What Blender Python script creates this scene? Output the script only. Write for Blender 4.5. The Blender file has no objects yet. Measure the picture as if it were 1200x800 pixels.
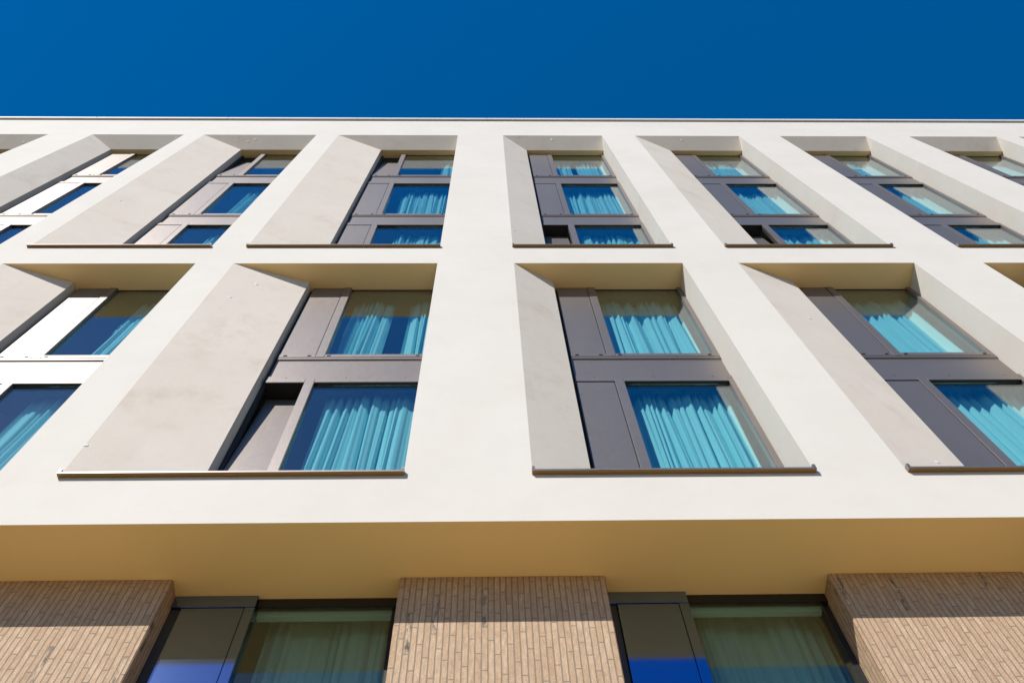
import bpy, bmesh, math, random
from mathutils import Matrix, Vector, noise

C = bpy.context.scene
COL = C.collection
G = 1.6                      # eye height: heights below are given above the eye and lifted by this
R = math.radians

# ------------------------------------------------------------------ helpers
class MB:
    """collects quads and boxes, links them as ONE mesh object"""
    def __init__(self): self.v = []; self.f = []; self.m = []
    def face(self, pts, mi=0):
        n = len(self.v); self.v += [tuple(p) for p in pts]
        self.f.append(tuple(range(n, n + len(pts)))); self.m.append(mi)
    def box(self, x0, x1, y0, y1, z0, z1, mi=0, bev=0.0):
        if bev <= 0:
            a = [(x0,y0,z0),(x1,y0,z0),(x1,y1,z0),(x0,y1,z0),(x0,y0,z1),(x1,y0,z1),(x1,y1,z1),(x0,y1,z1)]
            for q in ((0,3,2,1),(4,5,6,7),(0,1,5,4),(1,2,6,5),(2,3,7,6),(3,0,4,7)):
                self.face([a[i] for i in q], mi)
        else:
            bm = bmesh.new(); bmesh.ops.create_cube(bm, size=1)
            for v in bm.verts:
                v.co = Vector(((x0+x1)/2 + v.co.x*(x1-x0), (y0+y1)/2 + v.co.y*(y1-y0), (z0+z1)/2 + v.co.z*(z1-z0)))
            bmesh.ops.bevel(bm, geom=bm.edges[:], offset=bev, segments=2, affect='EDGES')
            for f in bm.faces: self.face([v.co.copy() for v in f.verts], mi)
            bm.free()
    def build(self, name, mats, parent=None, lift=True, weld=False):
        me = bpy.data.meshes.new(name)
        off = G if lift else 0.0
        me.from_pydata([(x, y, z + off) for x, y, z in self.v], [], self.f)
        mats = mats if isinstance(mats, (list, tuple)) else [mats]
        for mt in mats: me.materials.append(mt)
        for p, i in zip(me.polygons, self.m): p.material_index = i
        if weld:
            bm = bmesh.new(); bm.from_mesh(me); bmesh.ops.remove_doubles(bm, verts=bm.verts, dist=1e-5); bm.to_mesh(me); bm.free()
        me.update()
        o = bpy.data.objects.new(name, me); COL.objects.link(o)
        if parent: o.parent = parent
        return o

def tag(o, label=None, cat=None, group=None, kind=None):
    if label: o['label'] = label
    if cat: o['category'] = cat
    if group: o['group'] = group
    if kind: o['kind'] = kind
    return o

# ------------------------------------------------------------------ materials
class NT:
    def __init__(self, name):
        self.mat = bpy.data.materials.new(name); self.mat.use_nodes = True
        self.t = self.mat.node_tree; self.n = self.t.nodes; self.l = self.t.links
        self.n.clear(); self.out = self.n.new('ShaderNodeOutputMaterial')
    def N(self, typ, ins=None, **kw):
        x = self.n.new(typ)
        for k, v in kw.items(): setattr(x, k, v)
        for k, v in (ins or {}).items():
            if hasattr(v, 'is_linked') or isinstance(v, bpy.types.NodeSocket): self.l.new(v, x.inputs[k])
            else: x.inputs[k].default_value = v
        return x
    def pos(self):
        return self.N('ShaderNodeNewGeometry').outputs['Position']
    def noise(self, vec, scale, detail=4, rough=.55, sc3=None):
        if sc3:
            vec = self.N('ShaderNodeMapping', {'Vector': vec, 'Scale': sc3}).outputs[0]
        return self.N('ShaderNodeTexNoise', {'Vector': vec, 'Scale': scale, 'Detail': detail, 'Roughness': rough}).outputs['Fac']
    def ramp(self, fac, stops):
        r = self.N('ShaderNodeValToRGB', {'Fac': fac})
        e = r.color_ramp.elements
        e[0].position, e[0].color = stops[0][0], (*stops[0][1], 1)
        e[1].position, e[1].color = stops[-1][0], (*stops[-1][1], 1)
        for p, c in stops[1:-1]:
            q = e.new(p); q.color = (*c, 1)
        return r.outputs['Color']
    def mix(self, fac, a, b, mode='MIX'):
        x = self.n.new('ShaderNodeMix'); x.data_type = 'RGBA'; x.blend_type = mode
        for i, v in ((0, fac), (6, a), (7, b)):
            if isinstance(v, bpy.types.NodeSocket): self.l.new(v, x.inputs[i])
            elif i == 0: x.inputs[i].default_value = v
            else: x.inputs[i].default_value = (*v, 1)
        return x.outputs[2]
    def math(self, op, a, b=0.0):
        x = self.n.new('ShaderNodeMath'); x.operation = op
        for i, v in ((0, a), (1, b)):
            if isinstance(v, bpy.types.NodeSocket): self.l.new(v, x.inputs[i])
            else: x.inputs[i].default_value = v
        return x.outputs[0]
    def bump(self, h, strength=.3, dist=.01):
        return self.N('ShaderNodeBump', {'Height': h, 'Strength': strength, 'Distance': dist}).outputs[0]
    def bsdf(self, **ins):
        b = self.N('ShaderNodeBsdfPrincipled')
        for k, v in ins.items():
            k = k.replace('_', ' ')
            if isinstance(v, bpy.types.NodeSocket): self.l.new(v, b.inputs[k])
            else: b.inputs[k].default_value = (*v, 1) if isinstance(v, tuple) and len(v) == 3 else v
        return b
    def done(self, shader):
        self.l.new(shader.outputs[0] if not isinstance(shader, bpy.types.NodeSocket) else shader, self.out.inputs['Surface'])
        return self.mat

def plaster(name, c0, c1, stain, stain_amt=.5, bump=.25, grain=.5):
    t = NT(name); p = t.pos()
    big = t.noise(p, .55, 5, .6); mid = t.noise(p, 2.6, 6, .68); fine = t.noise(p, 70, 3, .6); sand = t.noise(p, 24, 5, .75)
    trowel = t.noise(p, 5, 5, .7, (1, 1, 1.3))
    fac = t.math('ADD', t.math('MULTIPLY', big, .45), t.math('ADD', t.math('MULTIPLY', mid, .35), t.math('MULTIPLY', sand, .20*grain)))
    col = t.mix(t.ramp(fac, [(.30, (0,0,0)), (.62, (1,1,1))]), c0, c1)
    patch = t.math('MULTIPLY', t.ramp(mid, [(.46, (0,0,0)), (.72, (1,1,1))]), t.ramp(t.noise(p, .9, 4, .6), [(.38, (0,0,0)), (.66, (1,1,1))]))
    col = t.mix(t.math('MULTIPLY', patch, stain_amt), col, stain)
    run = t.ramp(t.noise(p, 3.4, 5, .7, (1, 1, .12)), [(.56, (0,0,0)), (.80, (1,1,1))])      # faint run-off marks
    col = t.mix(t.math('MULTIPLY', run, .22*stain_amt), col, stain)
    dots = t.ramp(sand, [(.60, (0,0,0)), (.74, (1,1,1))])
    col = t.mix(t.math('MULTIPLY', dots, .16*grain), col, tuple(c*.72 for c in c0))
    h = t.math('ADD', t.math('MULTIPLY', trowel, .6), t.math('ADD', t.math('MULTIPLY', fine, .3), t.math('MULTIPLY', sand, .35*grain)))
    return t.done(t.bsdf(Base_Color=col, Roughness=.85, Normal=t.bump(h, bump, .012)))

M = {}
M['facade'] = plaster('white_facade_plaster', (.685, .645, .585), (.78, .742, .688), (.62, .55, .45), .45, .25, .35)
M['splay'] = plaster('warm_grey_reveal_plaster', (.73, .645, .545), (.815, .735, .645), (.60, .495, .39), .80, .35, 1.0)
M['head'] = plaster('bounce_gold_head_plaster', (.90, .70, .36), (.94, .74, .40), (.74, .53, .25), .3, .15, .3)  # golden bounce light from below is put into the plaster colour
M['soffit'] = plaster('bounce_gold_soffit_plaster', (.89, .68, .32), (.93, .72, .35), (.74, .52, .21), .3, .12, .3)  # warm ground bounce painted into the base colour

def metal(name, col, rough, metallic=.6, spec=.5, var=.12, wave=.06, rvar=.10):
    t = NT(name); p = t.pos()
    a = t.noise(p, 1.3, 4, .6, (1, 1, .4)); b = t.noise(p, 25, 3, .5)
    dark = tuple(c*(1-var) for c in col); lite = tuple(min(1, c*(1+var)) for c in col)
    c = t.mix(a, dark, lite)
    r = t.math('ADD', t.math('MULTIPLY', b, rvar), rough - rvar/2)
    return t.done(t.bsdf(Base_Color=c, Roughness=r, Metallic=metallic, Normal=t.bump(a, wave, .02)))
M['frame'] = metal('bronze_grey_powder_coat', (.255, .224, .208), .42, .62)
M['vent'] = metal('bronze_grey_vent_panel', (.245, .216, .20), .42, .62)
M['spandrel'] = metal('bronze_grey_spandrel_sheet', (.25, .219, .203), .42, .62)
M['sill'] = metal('bronze_grey_sill_sheet', (.30, .26, .255), .42, .7)
M['sill_under'] = metal('bounce_brown_sill_underside', (.25, .15, .045), .7, .0)  # shade lit by ground bounce, put into the underside colour
M['coping'] = metal('pale_coping_sheet', (.88, .88, .86), .5, .0)
M['anthracite'] = metal('anthracite_frame', (.045, .047, .05), .45, .2)
M['mirror_panel'] = metal('blue_coated_mirror_panel', (.19, .285, .56), .08, 1.0, var=.02, wave=.002, rvar=.006)
M['black'] = NT('black_gasket_and_shade'); M['black'] = M['black'].done(M['black'].bsdf(Base_Color=(.008, .008, .009), Roughness=.6))  # gaskets and joints, also stands in for deep shade

def glass(name, tint, base):
    t = NT(name)
    fc = t.N('ShaderNodeLayerWeight', {'Blend': .5}).outputs['Facing']            # 1 - cos, the same from both sides of the sheet
    fac = t.math('ADD', t.math('MULTIPLY', t.math('POWER', fc, 5.0), 1.0 - base), base)
    tr = t.N('ShaderNodeBsdfTransparent', {'Color': (*tint, 1)})
    gl = t.N('ShaderNodeBsdfGlossy', {'Color': (.95, .97, 1, 1), 'Roughness': 0.0})
    p = t.pos(); w = t.noise(p, .9, 2, .5)
    t.l.new(t.bump(w, .02, .02), gl.inputs['Normal'])
    mx = t.N('ShaderNodeMixShader', {0: fac}); t.l.new(tr.outputs[0], mx.inputs[1]); t.l.new(gl.outputs[0], mx.inputs[2])
    return t.done(mx)
M['glass'] = glass('solar_glass', (.82, .97, .98), .15)
M['shop_glass'] = glass('ground_floor_glass', (.74, .88, .84), .06)

def cloth(name, col, tr):
    t = NT(name); p = t.pos()
    w = t.noise(p, 9, 4, .6, (1, 1, .15))
    c = t.mix(w, tuple(x*.9 for x in col), tuple(min(1, x*1.06) for x in col))
    d = t.bsdf(Base_Color=c, Roughness=.9)
    tl = t.N('ShaderNodeBsdfTranslucent', {'Color': c})
    mx = t.N('ShaderNodeMixShader', {0: tr}); t.l.new(d.outputs[0], mx.inputs[1]); t.l.new(tl.outputs[0], mx.inputs[2])
    return t.done(mx)
M['curtain'] = cloth('teal_curtain_cloth', (.52, .83, .85), .05)
M['grey_curtain'] = cloth('pale_net_curtain_cloth', (.86, .88, .84), .3)
t = NT('room_paint'); M['room'] = t.done(t.bsdf(Base_Color=(.30, .30, .29), Roughness=.9))
t = NT('bulkhead_paint'); M['bulkhead'] = t.done(t.bsdf(Base_Color=(.75, .78, .74), Roughness=.8))
t = NT('white_plastic'); M['cap'] = t.done(t.bsdf(Base_Color=(.9, .9, .9), Roughness=.35))

# brick: long thin bricks standing on end
t = NT('buff_long_brick'); p = t.pos()
sx = t.N('ShaderNodeSeparateXYZ', {0: p})
u = t.math('ADD', sx.outputs['X'], sx.outputs['Y'])
stair = t.math('MULTIPLY', t.math('FLOOR', t.math('DIVIDE', u, .0425)), .147)            # each course steps on by about a third
jit = t.math('MULTIPLY', t.N('ShaderNodeTexWhiteNoise', {'W': t.math('FLOOR', t.math('DIVIDE', u, .0425))}, noise_dimensions='1D').outputs['Value'], .05)
vec = t.N('ShaderNodeCombineXYZ', {0: t.math('ADD', t.math('ADD', sx.outputs['Z'], stair), jit), 1: u, 2: 0.0}).outputs[0]
wob = t.N('ShaderNodeTexNoise', {'Vector': p, 'Scale': 9.0, 'Detail': 2.0}).outputs['Color']
vec2 = t.N('ShaderNodeVectorMath', {0: vec, 1: t.N('ShaderNodeVectorMath', {0: wob, 3: .006}, operation='SCALE').outputs[0]}, operation='ADD').outputs[0]
br = t.N('ShaderNodeTexBrick', {'Vector': vec2, 'Color1': (.0, .0, .0, 1), 'Color2': (1, 1, 1, 1), 'Mortar': (.5, .5, .5, 1), 'Scale': 1.0, 'Mortar Size': .0045, 'Mortar Smooth': .35, 'Bias': 0.0, 'Brick Width': .41, 'Row Height': .0425}, offset=0.0, offset_frequency=2, squash=1.0)
tone = br.outputs['Color']; mort = br.outputs['Fac']
grain = t.noise(p, 45, 5, .7, (1, 1, .25)); grain2 = t.noise(p, 110, 4, .7)
bc = t.ramp(tone, [(0, (.54, .37, .235)), (.3, (.62, .45, .30)), (.55, (.68, .50, .34)), (.8, (.58, .395, .255)), (1, (.70, .54, .385))])
bc = t.mix(t.math('MULTIPLY', t.ramp(grain, [(.35, (0,0,0)), (.65, (1,1,1))]), .75), bc, (.42, .26, .155))
bc = t.mix(t.math('MULTIPLY', t.ramp(grain2, [(.52, (0,0,0)), (.68, (1,1,1))]), .6), bc, (.72, .59, .44))
# burnt marks on a few bricks only
pick = t.ramp(tone, [(.955, (0,0,0)), (.965, (1,1,1))])
burn = t.ramp(t.noise(p, 26, 5, .75, (1, 1, .22)), [(.46, (0,0,0)), (.60, (1,1,1))])
bc = t.mix(t.math('MULTIPLY', t.math('MULTIPLY', pick, burn), .85), bc, (.045, .04, .038))
bc = t.mix(t.math('MULTIPLY', mort, .9), bc, (.29, .24, .19))
h = t.math('ADD', t.math('MULTIPLY', t.math('SUBTRACT', 1.0, mort), 1.0), t.math('ADD', t.math('MULTIPLY', grain2, .35), t.math('MULTIPLY', tone, .25)))
M['brick'] = t.done(t.bsdf(Base_Color=bc, Roughness=.88, Normal=t.bump(h, 1.0, .012)))

t = NT('warm_bounce_paving'); p = t.pos()  # warm colour chosen to bounce golden light upward
pb = t.N('ShaderNodeTexBrick', {'Vector': p, 'Color1': (.55, .42, .25, 1), 'Color2': (.49, .37, .22, 1), 'Mortar': (.3, .24, .16, 1), 'Scale': 1.0, 'Mortar Size': .006, 'Brick Width': .8, 'Row Height': .4})
pc = t.mix(t.math('MULTIPLY', t.noise(p, 3, 5, .6), .4), pb.outputs['Color'], (.40, .30, .175))
M['paving'] = t.done(t.bsdf(Base_Color=pc, Roughness=.85, Normal=t.bump(t.noise(p, 40, 4, .6), .2, .01)))

t = NT('asphalt'); p = t.pos()
M['asphalt'] = t.done(t.bsdf(Base_Color=t.mix(t.noise(p, 60, 4, .7), (.035, .035, .037), (.065, .064, .063)), Roughness=.9, Normal=t.bump(t.noise(p, 90, 3, .6), .3, .01)))
t = NT('granite_kerb'); p = t.pos()
M['kerb'] = t.done(t.bsdf(Base_Color=t.mix(t.noise(p, 50, 4, .7), (.22, .21, .20), (.34, .33, .31)), Roughness=.8))

# ------------------------------------------------------------------ dimensions (metres; z above the eye)
DW = .332                     # window plane behind the facade
Y1 = .252                     # depth where the splays end
ZLB, ZLT = 6.314, 11.635      # lower recesses
ZUB, ZUT, DROP = 12.371, 20.90, .38
ZS, ZROOF = 5.648, 22.80
YF, YP = .615, .470           # ground-floor frame plane, pier face
X0, X1 = -18.5, 18.5
# recess: left edge, splay end, right edge
COLS = [('L5', -14.55, -14.0, -12.5), ('L4', -11.55, -11.0, -9.577), ('L3', -8.626, -8.13, -6.644), ('L2', -6.207, -5.34, -3.757),
        ('L1', -3.270, -2.315, -.653), ('R1', .340, .85, 2.536), ('R2', 3.265, 4.005, 5.586), ('R3', 6.503, 6.95, 8.44),
        ('R4', 9.413, 9.95, 11.388), ('R5', 11.886, 12.65, 14.3)]
LO = [(6.45, 8.70), (9.435, ZLT)]
UP = [(12.43, 14.70), (15.42, 17.65), (18.40, ZUT - DROP)]

hotel = bpy.data.objects.new('hotel_building', None); COL.objects.link(hotel)
hotel.location = (0, 0, 0)
tag(hotel, 'pale plaster hotel with deep splayed window recesses above a brick ground floor', 'building')

# ------------------------------------------------------------------ facade skin
xs = sorted({X0, X1} | {c[1] for c in COLS} | {c[3] for c in COLS})
zs = [ZS, ZLB, ZLT, ZUB, ZUT, ZROOF]
skin = MB()
def in_recess(xa, xb, k):
    return k in (1, 3) and any(abs(c[1]-xa) < 1e-6 and abs(c[3]-xb) < 1e-6 for c in COLS)
for i in range(len(xs)-1):
    for k in range(5):
        if not in_recess(xs[i], xs[i+1], k):
            skin.face([(xs[i],0,zs[k]),(xs[i+1],0,zs[k]),(xs[i+1],0,zs[k+1]),(xs[i],0,zs[k+1])])
YB = DW + .10
for _, xl, xe, xr in COLS:
    # lower recess: flat head
    skin.face([(xr,0,ZLB),(xr,YB,ZLB),(xr,YB,ZLT),(xr,0,ZLT)])
    # upper recess: right reveal
    zt2 = ZUT - DROP
    skin.face([(xr,0,ZUB),(xr,YB,ZUB),(xr,YB,zt2),(xr,Y1,zt2),(xr,0,ZUT)])
# end walls, roof side
for xx in (X0, X1):
    skin.face([(xx,0,ZS),(xx,9,ZS),(xx,9,ZROOF),(xx,0,ZROOF)])
skin.build('facade_wall', M['facade'], hotel, weld=True)

for _, xl, xe, xr in COLS:
    s = MB()
    s.face([(xl,0,ZLB),(xe,Y1,ZLB),(xe,Y1,ZLT),(xl,0,ZLT)]); s.face([(xe,Y1,ZLB),(xe,YB,ZLB),(xe,YB,ZLT),(xe,Y1,ZLT)])
    s.build('splayed_reveal', M['splay'], hotel, weld=True)
    s = MB(); zt2 = ZUT - DROP
    s.face([(xl,0,ZUB),(xe,Y1,ZUB),(xe,Y1,zt2),(xl,0,ZUT)]); s.face([(xe,Y1,ZUB),(xe,YB,ZUB),(xe,YB,zt2),(xe,Y1,zt2)])
    s.face([(xl,0,ZUT),(xe,Y1,zt2),(xr,Y1,zt2),(xr,0,ZUT)])
    s.build('splayed_reveal', M['splay'], hotel, weld=True)
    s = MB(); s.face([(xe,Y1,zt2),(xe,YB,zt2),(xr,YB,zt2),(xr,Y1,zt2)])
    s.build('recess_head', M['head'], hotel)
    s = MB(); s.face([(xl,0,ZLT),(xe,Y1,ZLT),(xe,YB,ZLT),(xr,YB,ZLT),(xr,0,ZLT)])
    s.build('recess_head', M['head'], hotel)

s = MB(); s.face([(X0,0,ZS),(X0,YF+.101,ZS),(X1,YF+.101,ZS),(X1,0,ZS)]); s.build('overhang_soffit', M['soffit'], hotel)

# coping with its drip; the shade below it is built as a black strip
s = MB()
for k in range(12): s.box(X0-.05+k*3.09, X0-.056+(k+1)*3.09, -.050, .55, ZROOF+.055, ZROOF+.16, 0, .006)
s.box(X0-.05, X1+.05, -.050, -.044, ZROOF+.02, ZROOF+.055)
s.build('roof_coping', M['coping'], hotel)
s = MB(); s.box(X0, X1, .012, .50, ZROOF-.002, ZROOF+.055); s.build('coping_shade_strip', M['black'], hotel)

# floors, partitions and the back of the rooms
ST = [5.66, 9.33-.36, 12.31-.36, 15.29-.36, 18.27-.36]
s = MB()
s.box(X0+.02, X1-.02, YB+.05, 8.9, 5.97, 6.33)
for z in (9.335, 12.315, 15.30, 18.28): s.box(X0+.02, X1-.02, YB+.05, 8.9, z-.40, z)
s.box(X0+.02, X1-.02, YB+.05, 8.9, 20.72, ZROOF-.01)
s.build('floor_slab', M['room'], hotel)
s = MB(); s.box(X0+.02, X1-.02, 6.0, 6.2, -G, 20.7); s.build('room_back_wall', M['room'], hotel)
s = MB()
for i in range(len(COLS)-1):
    xm = (COLS[i][3] + COLS[i+1][1])/2
    s.box(xm-.06, xm+.06, YB+.02, 5.98, 6.335, 20.7)
s.build('room_partition', M['room'], hotel)  # thin walls added so that the rooms stay dark

# ------------------------------------------------------------------ sills
def sill(xl, xr, zb):
    s = MB(); y = -.042; a, b = xl-.004, xr+.006
    # folded sheet: sloping top, front drop, returned underside
    s.face([(a,y,zb-.034),(b,y,zb-.034),(b,y,zb-.012),(a,y,zb-.012)])
    s.face([(a,y,zb-.012),(b,y,zb-.012),(b,DW+.02,zb+.022),(a,DW+.02,zb+.022)])
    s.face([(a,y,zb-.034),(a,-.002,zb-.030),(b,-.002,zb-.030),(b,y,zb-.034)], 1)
    for x in (a, b): s.face([(x,y,zb-.034),(x,y,zb-.012),(x,-.002,zb-.008),(x,-.002,zb-.030)])
    for x in (a, b-.022): s.box(x, x+.022, y-.002, -.001, zb-.010, zb+.030)      # upstands at the ends
    n = max(2, int((b-a)/.75))
    for k in range(n):
        x = a + (b-a)*(k+.5)/n
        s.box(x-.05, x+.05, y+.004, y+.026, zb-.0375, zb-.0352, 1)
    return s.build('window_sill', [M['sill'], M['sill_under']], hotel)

# ------------------------------------------------------------------ windows
OPEN = {('L1','lo',0), ('L1','up',2), ('L2','up',2), ('R1','up',0), ('R2','up',0)}
def window(name, xe, xr, row, k, z0, z1, top_of_recess, bottom_of_recess, zbase):
    w = MB(); d = DW
    pl, pr = xe+.447, xe+.545
    ztop = z1 if top_of_recess else z1 + .085
    zbot = zbase if bottom_of_recess else z0 - .085
    w.box(pl, pr, d, d+.09, zbot, ztop, 0, .004)                              # post
    w.box(xr-.058, xr-.003, d+.004, d+.09, zbot, ztop, 0, .003)               # jamb by the right reveal
    if not bottom_of_recess:
        w.box(xe+.048, pl-.001, d+.001, d+.09, zbot, z0-.004, 0, .003); w.box(pr+.001, xr-.059, d+.001, d+.09, zbot, z0-.004, 0, .003)
        for x in (xe+.10, xe+.36, xe+.57, xr-.13):                            # drain caps
            w.box(x, x+.038, d-.006, d+.0005, z0-.052, z0-.038, 1)
    else:
        w.box(xe+.048, xr-.059, d+.012, d+.09, zbot, z0-.004, 0)
    if not top_of_recess:
        w.box(xe+.048, pl-.001, d+.001, d+.09, z1+.012, ztop, 0, .003); w.box(pr+.001, xr-.059, d+.001, d+.09, z1+.012, ztop, 0, .003)
        w.box(xe+.049, pl-.002, d+.005, d+.34, z1+.0075, z1+.0115, 1); w.box(pr+.002, xr-.060, d+.005, d+.088, z1+.0075, z1+.0115, 1)  # black lining, puts the shade under the rail into the colour
    else:
        w.box(pr+.001, xr-.059, d+.03, d+.09, z1-.035, z1-.003, 1)
    w.box(xe+.002, xe+.047, d+.055, d+.092, zbot, ztop, 1)                    # black joint beside the splay
    w.box(xe+.443, pl-.0005, d+.03, d+.085, zbot+.001, ztop-.001, 1)          # joint beside the post
    wo = w.build('window', [M['frame'], M['black']], hotel)
    # pane
    g = MB(); g.box(pr-.008, xr-.05, d+.034, d+.044, z0-.006, z1+.006 if not top_of_recess else z1-.002)
    g.build('pane', M['glass'], wo)
    # opaque ventilation leaf, hung at its foot
    v = MB(); zt = z1 - (.004 if not top_of_recess else .006); xa, xb = xe+.05, xe+.441
    v.box(xa, xb, 0, .045, 0, zt-z0, 0, .004)
    ang = R(4.6) if (name, row, k) in OPEN else 0.0
    ca, sa = math.cos(ang), math.sin(ang)
    v.v = [(x, d+.006 + y*ca + z*sa, z0 + z*ca - y*sa) for x, y, z in v.v]
    vo = v.build('vent_panel', M['vent'], wo)
    if ang: vo['label'] = 'vent panel tilted inward with a dark gap above it'
    if ang:                                                                    # black sheet standing in for the shade behind the open vent
        b = MB(); b.box(xa-.002, xb+.001, d+.35, d+.37, z0, zt); b.build('vent_shade_sheet', M['black'], wo)
    return wo

def spandrel(xe, xr, za, zb):
    s = MB(); a, b = xe+.05, xr-.006; y = DW+.016
    pts = [(za, y-.012), (za+.07, y-.012), (za+.085, y+.006), (zb-.055, y+.006), (zb-.04, y-.010), (zb, y-.010)]
    for (z0, ya), (z1, yb) in zip(pts, pts[1:]):
        s.face([(a,ya,z0),(b,ya,z0),(b,yb,z1),(a,yb,z1)])
    s.face([(a,y-.012,za),(a,y+.06,za),(b,y+.06,za),(b,y-.012,za)])
    s.face([(a,y-.010,zb),(b,y-.010,zb),(b,y+.06,zb),(a,y+.06,zb)])
    for x in (a, b): s.face([(x,ya,z) for z, ya in pts] + [(x,y+.06,zb),(x,y+.06,za)])
    for fx in (.12, .5, .88):                                                # screw heads
        x = a + (b-a)*fx; s.box(x-.006, x+.006, y-.0135, y-.0115, za+.03, za+.042, 1)
    s.box(xe+.002, xe+.049, DW+.055, DW+.092, za-.01, zb+.01, 1)
    s.build('spandrel_panel', [M['spandrel'], M['black']], hotel)

for nm, xl, xe, xr in COLS:
    for row, fl, zb, zt in (('lo', LO, ZLB, ZLT), ('up', UP, ZUB, ZUT-DROP)):
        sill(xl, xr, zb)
        for k, (z0, z1) in enumerate(fl):
            last = k == len(fl)-1
            window(nm, xe, xr, row, k, z0, z1, last, k == 0, zb+.026)
            if not last: spandrel(xe, xr, z1+.087, fl[k+1][0]-.087)

# scaffold anchor caps on the splays
s_caps = [((-6.135,.021,19.112),'L2'),((-3.081,.05,18.995),'L1'),((-2.867,.106,11.117),'L1'),((-3.039,.061,10.521),'L1'),((-3.262,.0015,6.80),'L1'),
          ((-5.998,.061,15.203),'L2'),((.391,.025,13.283),'R1'),((3.704,.149,10.005),'R2'),((3.71,.152,6.70),'R2'),((-8.518,.055,17.594),'L3')]
def cap(p, n, r):
    n = Vector(n).normalized(); q = n.to_track_quat('Z', 'Y').to_matrix(); bm = bmesh.new()
    bmesh.ops.create_cone(bm, cap_ends=True, segments=14, radius1=r, radius2=r*.75, depth=.004)
    b = MB()
    for f in bm.faces: b.face([q @ v.co + Vector(p) + n*.002 for v in f.verts])
    bm.free(); b.build('anchor_cap', M['cap'], hotel)
CD = {c[0]: c for c in COLS}
for p, c in s_caps:
    _, xl, xe, xr = CD[c]; cap(p, (Y1, -(xe-xl), 0), .022)
for x, y in ((-10.047,.137),(-6.797,.058),(-5.221,.113),(-5.071,.084),(1.423,.071),(4.293,.073)):
    cap((x, y, ZUT - DROP*y/Y1), (0, -DROP, -Y1), .028)

# ------------------------------------------------------------------ ground floor
PIERS = [(-10.05,-8.57),(-6.9,-5.42),(-3.76,-2.27),(-.642,.843),(2.481,3.925),(5.65,7.13),(8.8,10.28)]
def pier(a, b):
    bm = bmesh.new(); bmesh.ops.create_cube(bm, size=1)
    for v in bm.verts: v.co = Vector(((a+b)/2+v.co.x*(b-a), YP+.3+v.co.y*.6, (-G+ZS-.004)/2+v.co.z*(ZS-.004+G)))
    bmesh.ops.bevel(bm, geom=[e for e in bm.edges if abs(e.verts[0].co.z-e.verts[1].co.z) > 1], offset=.006, segments=2, affect='EDGES')
    m = MB()
    for f in bm.faces: m.face([v.co.copy() for v in f.verts])
    bm.free(); return m.build('brick_pier', M['brick'], hotel)
for a, b in PIERS: pier(a, b)
def shopfront(a, b):
    z0, z1 = -G+.3, ZS-.003; y = YF
    f = MB()
    f.box(a+.002, a+.60, y, y+.1, z1-.125, z1, 2, .003)                        # head rail over the panel
    f.box(a+.002, a+.075, y+.02, y+.1, z0, z1-.128, 0)                         # margin by the pier
    f.box(a+.53, a+.60, y+.002, y+.1, z0, z1-.131, 2, .002)                   # post
    f.box(a+.08, a+.527, y+.05, y+.1, z0, z1-.131, 1)                          # dark ground behind the joints
    f.box(a+.602, b-.002, y+.035, y+.075, z1-.085, z1+.32, 1); f.box(a+.002, a+.60, y+.101, y+.13, z1-.12, z1+.32, 1)                        # recessed black head
    f.box(b-.055, b-.002, y+.06, y+.16, z0, z1-.102, 1)                       # black jamb
    f.box(a+.002, b-.002, y-.02, y+.16, z0-.3, z0-.002, 0)                     # plinth
    wo = f.build('shopfront_window', [M['anthracite'], M['black'], M['mirror_panel']], hotel)
    p = MB(); p.box(a+.083, a+.524, y+.004, y+.045, z0, z1-.134, 0, .002); p.build('side_panel', M['mirror_panel'], wo)
    g = MB(); g.box(a+.602, b-.056, y+.045, y+.055, z0, z1-.087); g.build('pane', M['shop_glass'], wo)
    h = MB(); h.box(a+.602, b-.056, y+.085, y+.13, z1-.135, z1-.001); h.build('bulkhead', M['bulkhead'], wo)
for i in range(len(PIERS)-1): shopfront(PIERS[i][1], PIERS[i+1][0])
s = MB(); s.box(X0, PIERS[0][0], YP+.05, 1.0, -G, ZS-.004); s.box(PIERS[-1][1], X1, YP+.05, 1.0, -G, ZS-.004); s.build('ground_floor_wall', M['brick'], hotel)

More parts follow.
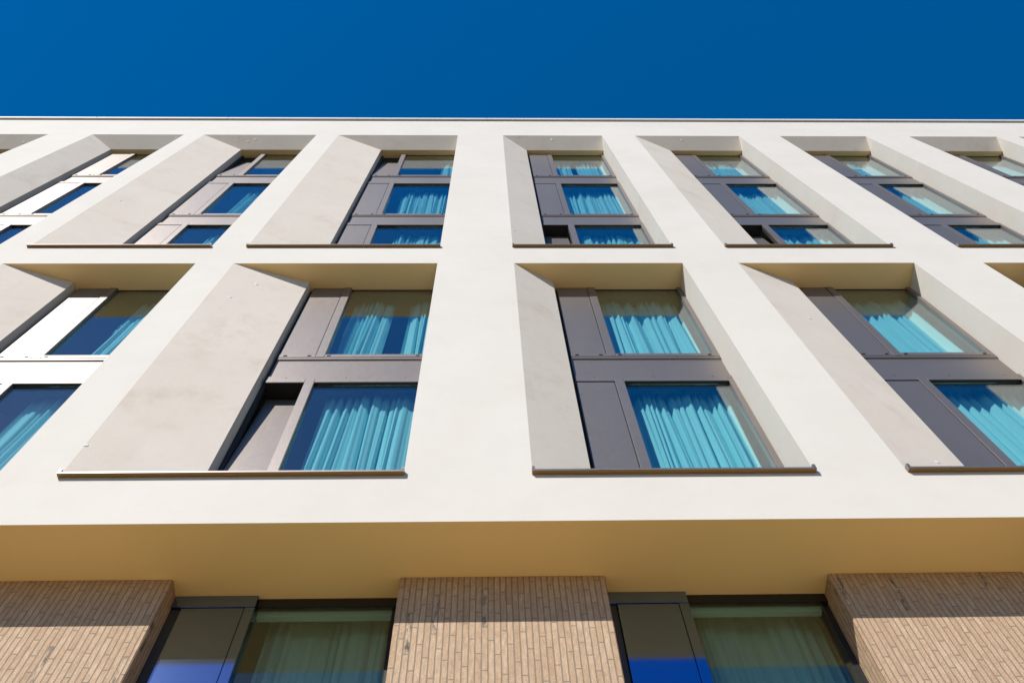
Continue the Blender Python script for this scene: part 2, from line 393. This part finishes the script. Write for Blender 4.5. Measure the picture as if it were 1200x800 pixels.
# ------------------------------------------------------------------ curtains
CG = 'curtains hanging behind the hotel windows'
def curtain(xa, xb, za, zb, label, seed, mat='curtain', y=DW+.225, amp=.052, pitch=.095, slant=.0):
    rnd = random.Random(seed)
    nx = max(24, int((xb-xa)/.0075)); nz = 16
    # irregular pleats: warp the phase along x
    ph = [0.0]
    loc = 1.0
    for i in range(nx):
        if i % 9 == 0: loc = rnd.choice((.45, .6, .8, 1.0, 1.3, 1.9))
        ph.append(ph[-1] + loc*(xb-xa)/nx/pitch*2*math.pi)
    a = [amp*rnd.uniform(.35, 1.25) for _ in range(64)]
    lean = [rnd.uniform(-.06, .05) for _ in range(64)]
    v = []; f = []
    for j in range(nz+1):
        tz = j/nz; z = zb + (za-zb)*(1-tz)      # j=0 at the bottom (za) ... keep top at zb
        z = za + (zb-za)*tz
        for i in range(nx+1):
            k = ph[i]/(2*math.pi); k0 = int(k) % 63; w = k - int(k)
            A = a[k0]*(1-w) + a[k0+1]*w; L = lean[k0]*(1-w) + lean[k0+1]*w
            s = math.sin(ph[i]); yy = A*(s + .30*math.sin(2*ph[i]+.8*k0) + .16*math.sin(4.3*ph[i]+2.1*k0))*(.66 + .34*(1-tz)) + .018*math.sin(ph[i]*.21+seed)
            x = xa + (xb-xa)*i/nx + (L + slant)*(1-tz) + .25*A*math.cos(ph[i])
            x = min(max(x, xa-.03), xb+.06)
            v.append((x, y + yy + .012*noise.noise(Vector((x*3, z*.8, seed))), z + G))
    for j in range(nz):
        for i in range(nx):
            q = j*(nx+1)+i; f.append((q, q+1, q+nx+2, q+nx+1))
    # back of the cloth, so that it has a thickness
    n = len(v); v += [(x, yy+.0025, z) for x, yy, z in v]; f += [tuple(n+i for i in reversed(q)) for q in f]
    for i in range(nx):
        f.append((i+1, i, n+i, n+i+1)); t0 = nz*(nx+1)+i; f.append((t0, t0+1, n+t0+1, n+t0))
    for j in range(nz):
        q = j*(nx+1); r = q+nx+1; f.append((q, r, n+r, n+q)); q += nx; r += nx; f.append((r, q, n+q, n+r))
    me = bpy.data.meshes.new('curtain'); me.from_pydata(v, [], f); me.materials.append(M[mat])
    for p in me.polygons: p.use_smooth = True
    me.update()
    o = bpy.data.objects.new('curtain', me); COL.objects.link(o)
    return tag(o, label, 'curtain', CG)

def cur(col, row, k, u0, u1, label, seed, **kw):
    _, xl, xe, xr = CD[col]; ga, gb = xe+.545, xr-.055; z0, z1 = (LO if row == 'lo' else UP)[k]
    curtain(ga+(gb-ga)*u0, ga+(gb-ga)*u1, z0-.12, z1+.14 if z1 not in (ZLT, ZUT-DROP) else z1-.01, label, seed, **kw)

cur('L1','lo',0,.10,1.0,'wide teal curtain behind the large pane beside the open vent left of centre', 11, slant=-.03)
cur('L1','lo',1,.05,.55,'left one of two parted teal curtains in the upper pane above the tilted vent', 12, slant=-.04)
cur('L1','lo',1,.72,1.0,'right one of two parted teal curtains in the upper pane above the tilted vent', 13)
cur('R1','lo',0,.05,1.0,'teal curtain in the large lower pane just right of the middle white pier', 14, slant=.0)
cur('R1','lo',1,.04,1.0,'teal curtain under the golden-lit head just right of the middle white pier', 15)
cur('R2','lo',0,.10,1.0,'teal curtain in the lower right pane cut off by the photo edge', 16)
cur('R2','lo',1,.06,1.0,'teal curtain above the brown spandrel under the rightmost complete golden-lit head', 17)
cur('L2','lo',0,.15,1.0,'blue-teal curtain in the lowest pane at the far left edge', 18, slant=-.05)
cur('L2','lo',1,.30,1.0,'blue-teal curtain beside the pale sunlit vent panel at far left under a golden-lit head', 19, slant=-.05)
cur('L1','up',0,.22,1.0,'short strip of teal curtain in the bottom pane of the top recess left of centre', 20)
cur('L1','up',1,.12,1.0,'teal curtain in the middle pane of the top recess left of centre', 21)
cur('L1','up',2,.74,1.0,'narrow teal curtain at the right of the topmost pane left of centre', 22)
cur('R1','up',0,.10,1.0,'teal curtain in the bottom pane of the top recess right of the middle pier', 23)
cur('R1','up',1,.05,1.0,'teal curtain in the middle pane of the top recess right of the middle pier', 24)
cur('R1','up',2,.03,.36,'narrow left half of the parted teal curtains in the topmost pane right of centre', 25)
cur('R1','up',2,.46,1.0,'wider right half of the parted teal curtains in the topmost pane right of centre', 26)
cur('R2','up',0,.08,1.0,'teal curtain in the bottom pane of the second top recess right of centre', 27)
cur('R2','up',1,.12,1.0,'teal curtain in the middle pane of the second top recess right of centre', 28)
cur('R2','up',2,.03,1.0,'teal curtain in the topmost pane of the second top recess right of centre', 29)
cur('R3','up',0,.15,1.0,'teal curtain in the bottom pane of the third top recess right of centre', 30)
cur('R3','up',1,.10,1.0,'teal curtain in the middle pane of the third top recess right of centre', 31)
cur('R3','up',2,.06,1.0,'teal curtain in the topmost pane of the third top recess right of centre', 32)
cur('R4','up',2,.05,1.0,'teal curtain in the topmost pane of the recess at the right photo edge', 33)
cur('L2','up',0,.30,1.0,'teal curtain in the bottom pane of the second top recess left of centre', 34, slant=-.04)
cur('L2','up',1,.25,1.0,'teal curtain in the middle pane of the second top recess left of centre', 35, slant=-.04)
cur('L3','up',1,.40,1.0,'faint blue curtain in the narrow middle pane of the third top recess left of centre', 36, slant=-.04)
cur('L3','up',2,.55,1.0,'faint blue curtain in the small topmost pane of the third top recess left of centre', 37)
curtain(-1.62, -.66, 2.2, ZS+.30, 'dim grey-green net curtain in the ground floor window left of the middle brick pier', 40, 'grey_curtain', YF+.26, .028, .12)
curtain(1.50, 2.46, 2.2, ZS+.30, 'pale net curtain in the ground floor window right of the middle brick pier', 41, 'grey_curtain', YF+.26, .028, .12)

# ------------------------------------------------------------------ ground
s = MB(); N = 12; E = 600
for i in range(N):
    for j in range(N):
        a, b = -E+2*E*i/N, -E+2*E*(i+1)/N; c, d = -E+2*E*j/N, -E+2*E*(j+1)/N
        s.face([(a,c,-.13),(b,c,-.13),(b,d,-.13),(a,d,-.13)])
g = s.build('ground', M['asphalt'], None, lift=False, weld=True); tag(g, kind='structure')  # unseen road, kept dark so less light bounces onto the brick
s = MB(); s.box(-70, 70, -7.5, 14, -.20, 0)
g = s.build('bounce_pavement', M['paving'], None, lift=False); tag(g, kind='structure')  # unseen slab, width and colour shaped to bounce light onto the soffit
s = MB()
for k in range(140): s.box(-70+k+.004, -69+k-.004, -7.66, -7.502, -.20, .004, 0, .008)
g = s.build('kerb', M['kerb'], None, lift=False); tag(g, kind='structure')

# ------------------------------------------------------------------ light
sun_dir = Vector((-.69, -1.0, 1.07)).normalized()          # towards the sun
ld = bpy.data.lights.new('sun', 'SUN'); ld.energy = 5.0; ld.angle = R(.53); ld.color = (1.0, .945, .86)
lo = bpy.data.objects.new('sun', ld); COL.objects.link(lo); lo.rotation_euler = sun_dir.to_track_quat('Z', 'Y').to_euler(); lo.location = (-20, -30, 40)

w = bpy.data.worlds.new('World'); C.world = w; w.use_nodes = True
nt = w.node_tree; bg = nt.nodes['Background']
sky = nt.nodes.new('ShaderNodeTexSky'); sky.sky_type = 'NISHITA'; sky.sun_disc = False
sky.sun_elevation = math.asin(sun_dir.z); sky.sun_rotation = math.atan2(sun_dir.x, sun_dir.y)
sky.altitude = 300; sky.air_density = 1.0; sky.dust_density = .3; sky.ozone_density = 4.0
gm = nt.nodes.new('ShaderNodeGamma'); gm.inputs['Gamma'].default_value = .70      # the even deep blue of a polarised clear sky
hs = nt.nodes.new('ShaderNodeHueSaturation'); hs.inputs['Hue'].default_value = .507; hs.inputs['Saturation'].default_value = 1.72; hs.inputs['Value'].default_value = 1.0
nt.links.new(sky.outputs[0], gm.inputs['Color']); nt.links.new(gm.outputs[0], hs.inputs['Color']); nt.links.new(hs.outputs[0], bg.inputs['Color']); bg.inputs['Strength'].default_value = .18

# ------------------------------------------------------------------ camera
cd = bpy.data.cameras.new('camera'); cam = bpy.data.objects.new('camera', cd); COL.objects.link(cam); C.camera = cam
cd.sensor_width = 36; cd.sensor_fit = 'HORIZONTAL'; cd.lens = 36*1100/1200; cd.clip_start = .05; cd.clip_end = 2000
right = Vector((0.9996710506712522, -0.006971365625868892, -0.02468178500727762))
up = Vector((0.0029631088148927773, -0.9245120792883521, 0.381141227415874))
fwd = Vector((0.025475683229034807, 0.38108898607967967, 0.9241873047455129))
mw = Matrix((right, up, -fwd)).transposed().to_4x4(); mw.translation = (0, -3.7, G); cam.matrix_world = mw

C.view_settings.view_transform = 'Standard'; C.view_settings.look = 'None'; C.view_settings.exposure = 0; C.view_settings.gamma = 1
C.view_settings.use_curve_mapping = False
C.render.engine = 'CYCLES'; C.cycles.use_denoising = True; C.cycles.max_bounces = 10; C.cycles.transparent_max_bounces = 16
C.cycles.caustics_reflective = False; C.cycles.caustics_refractive = False; C.cycles.sample_clamp_indirect = 6
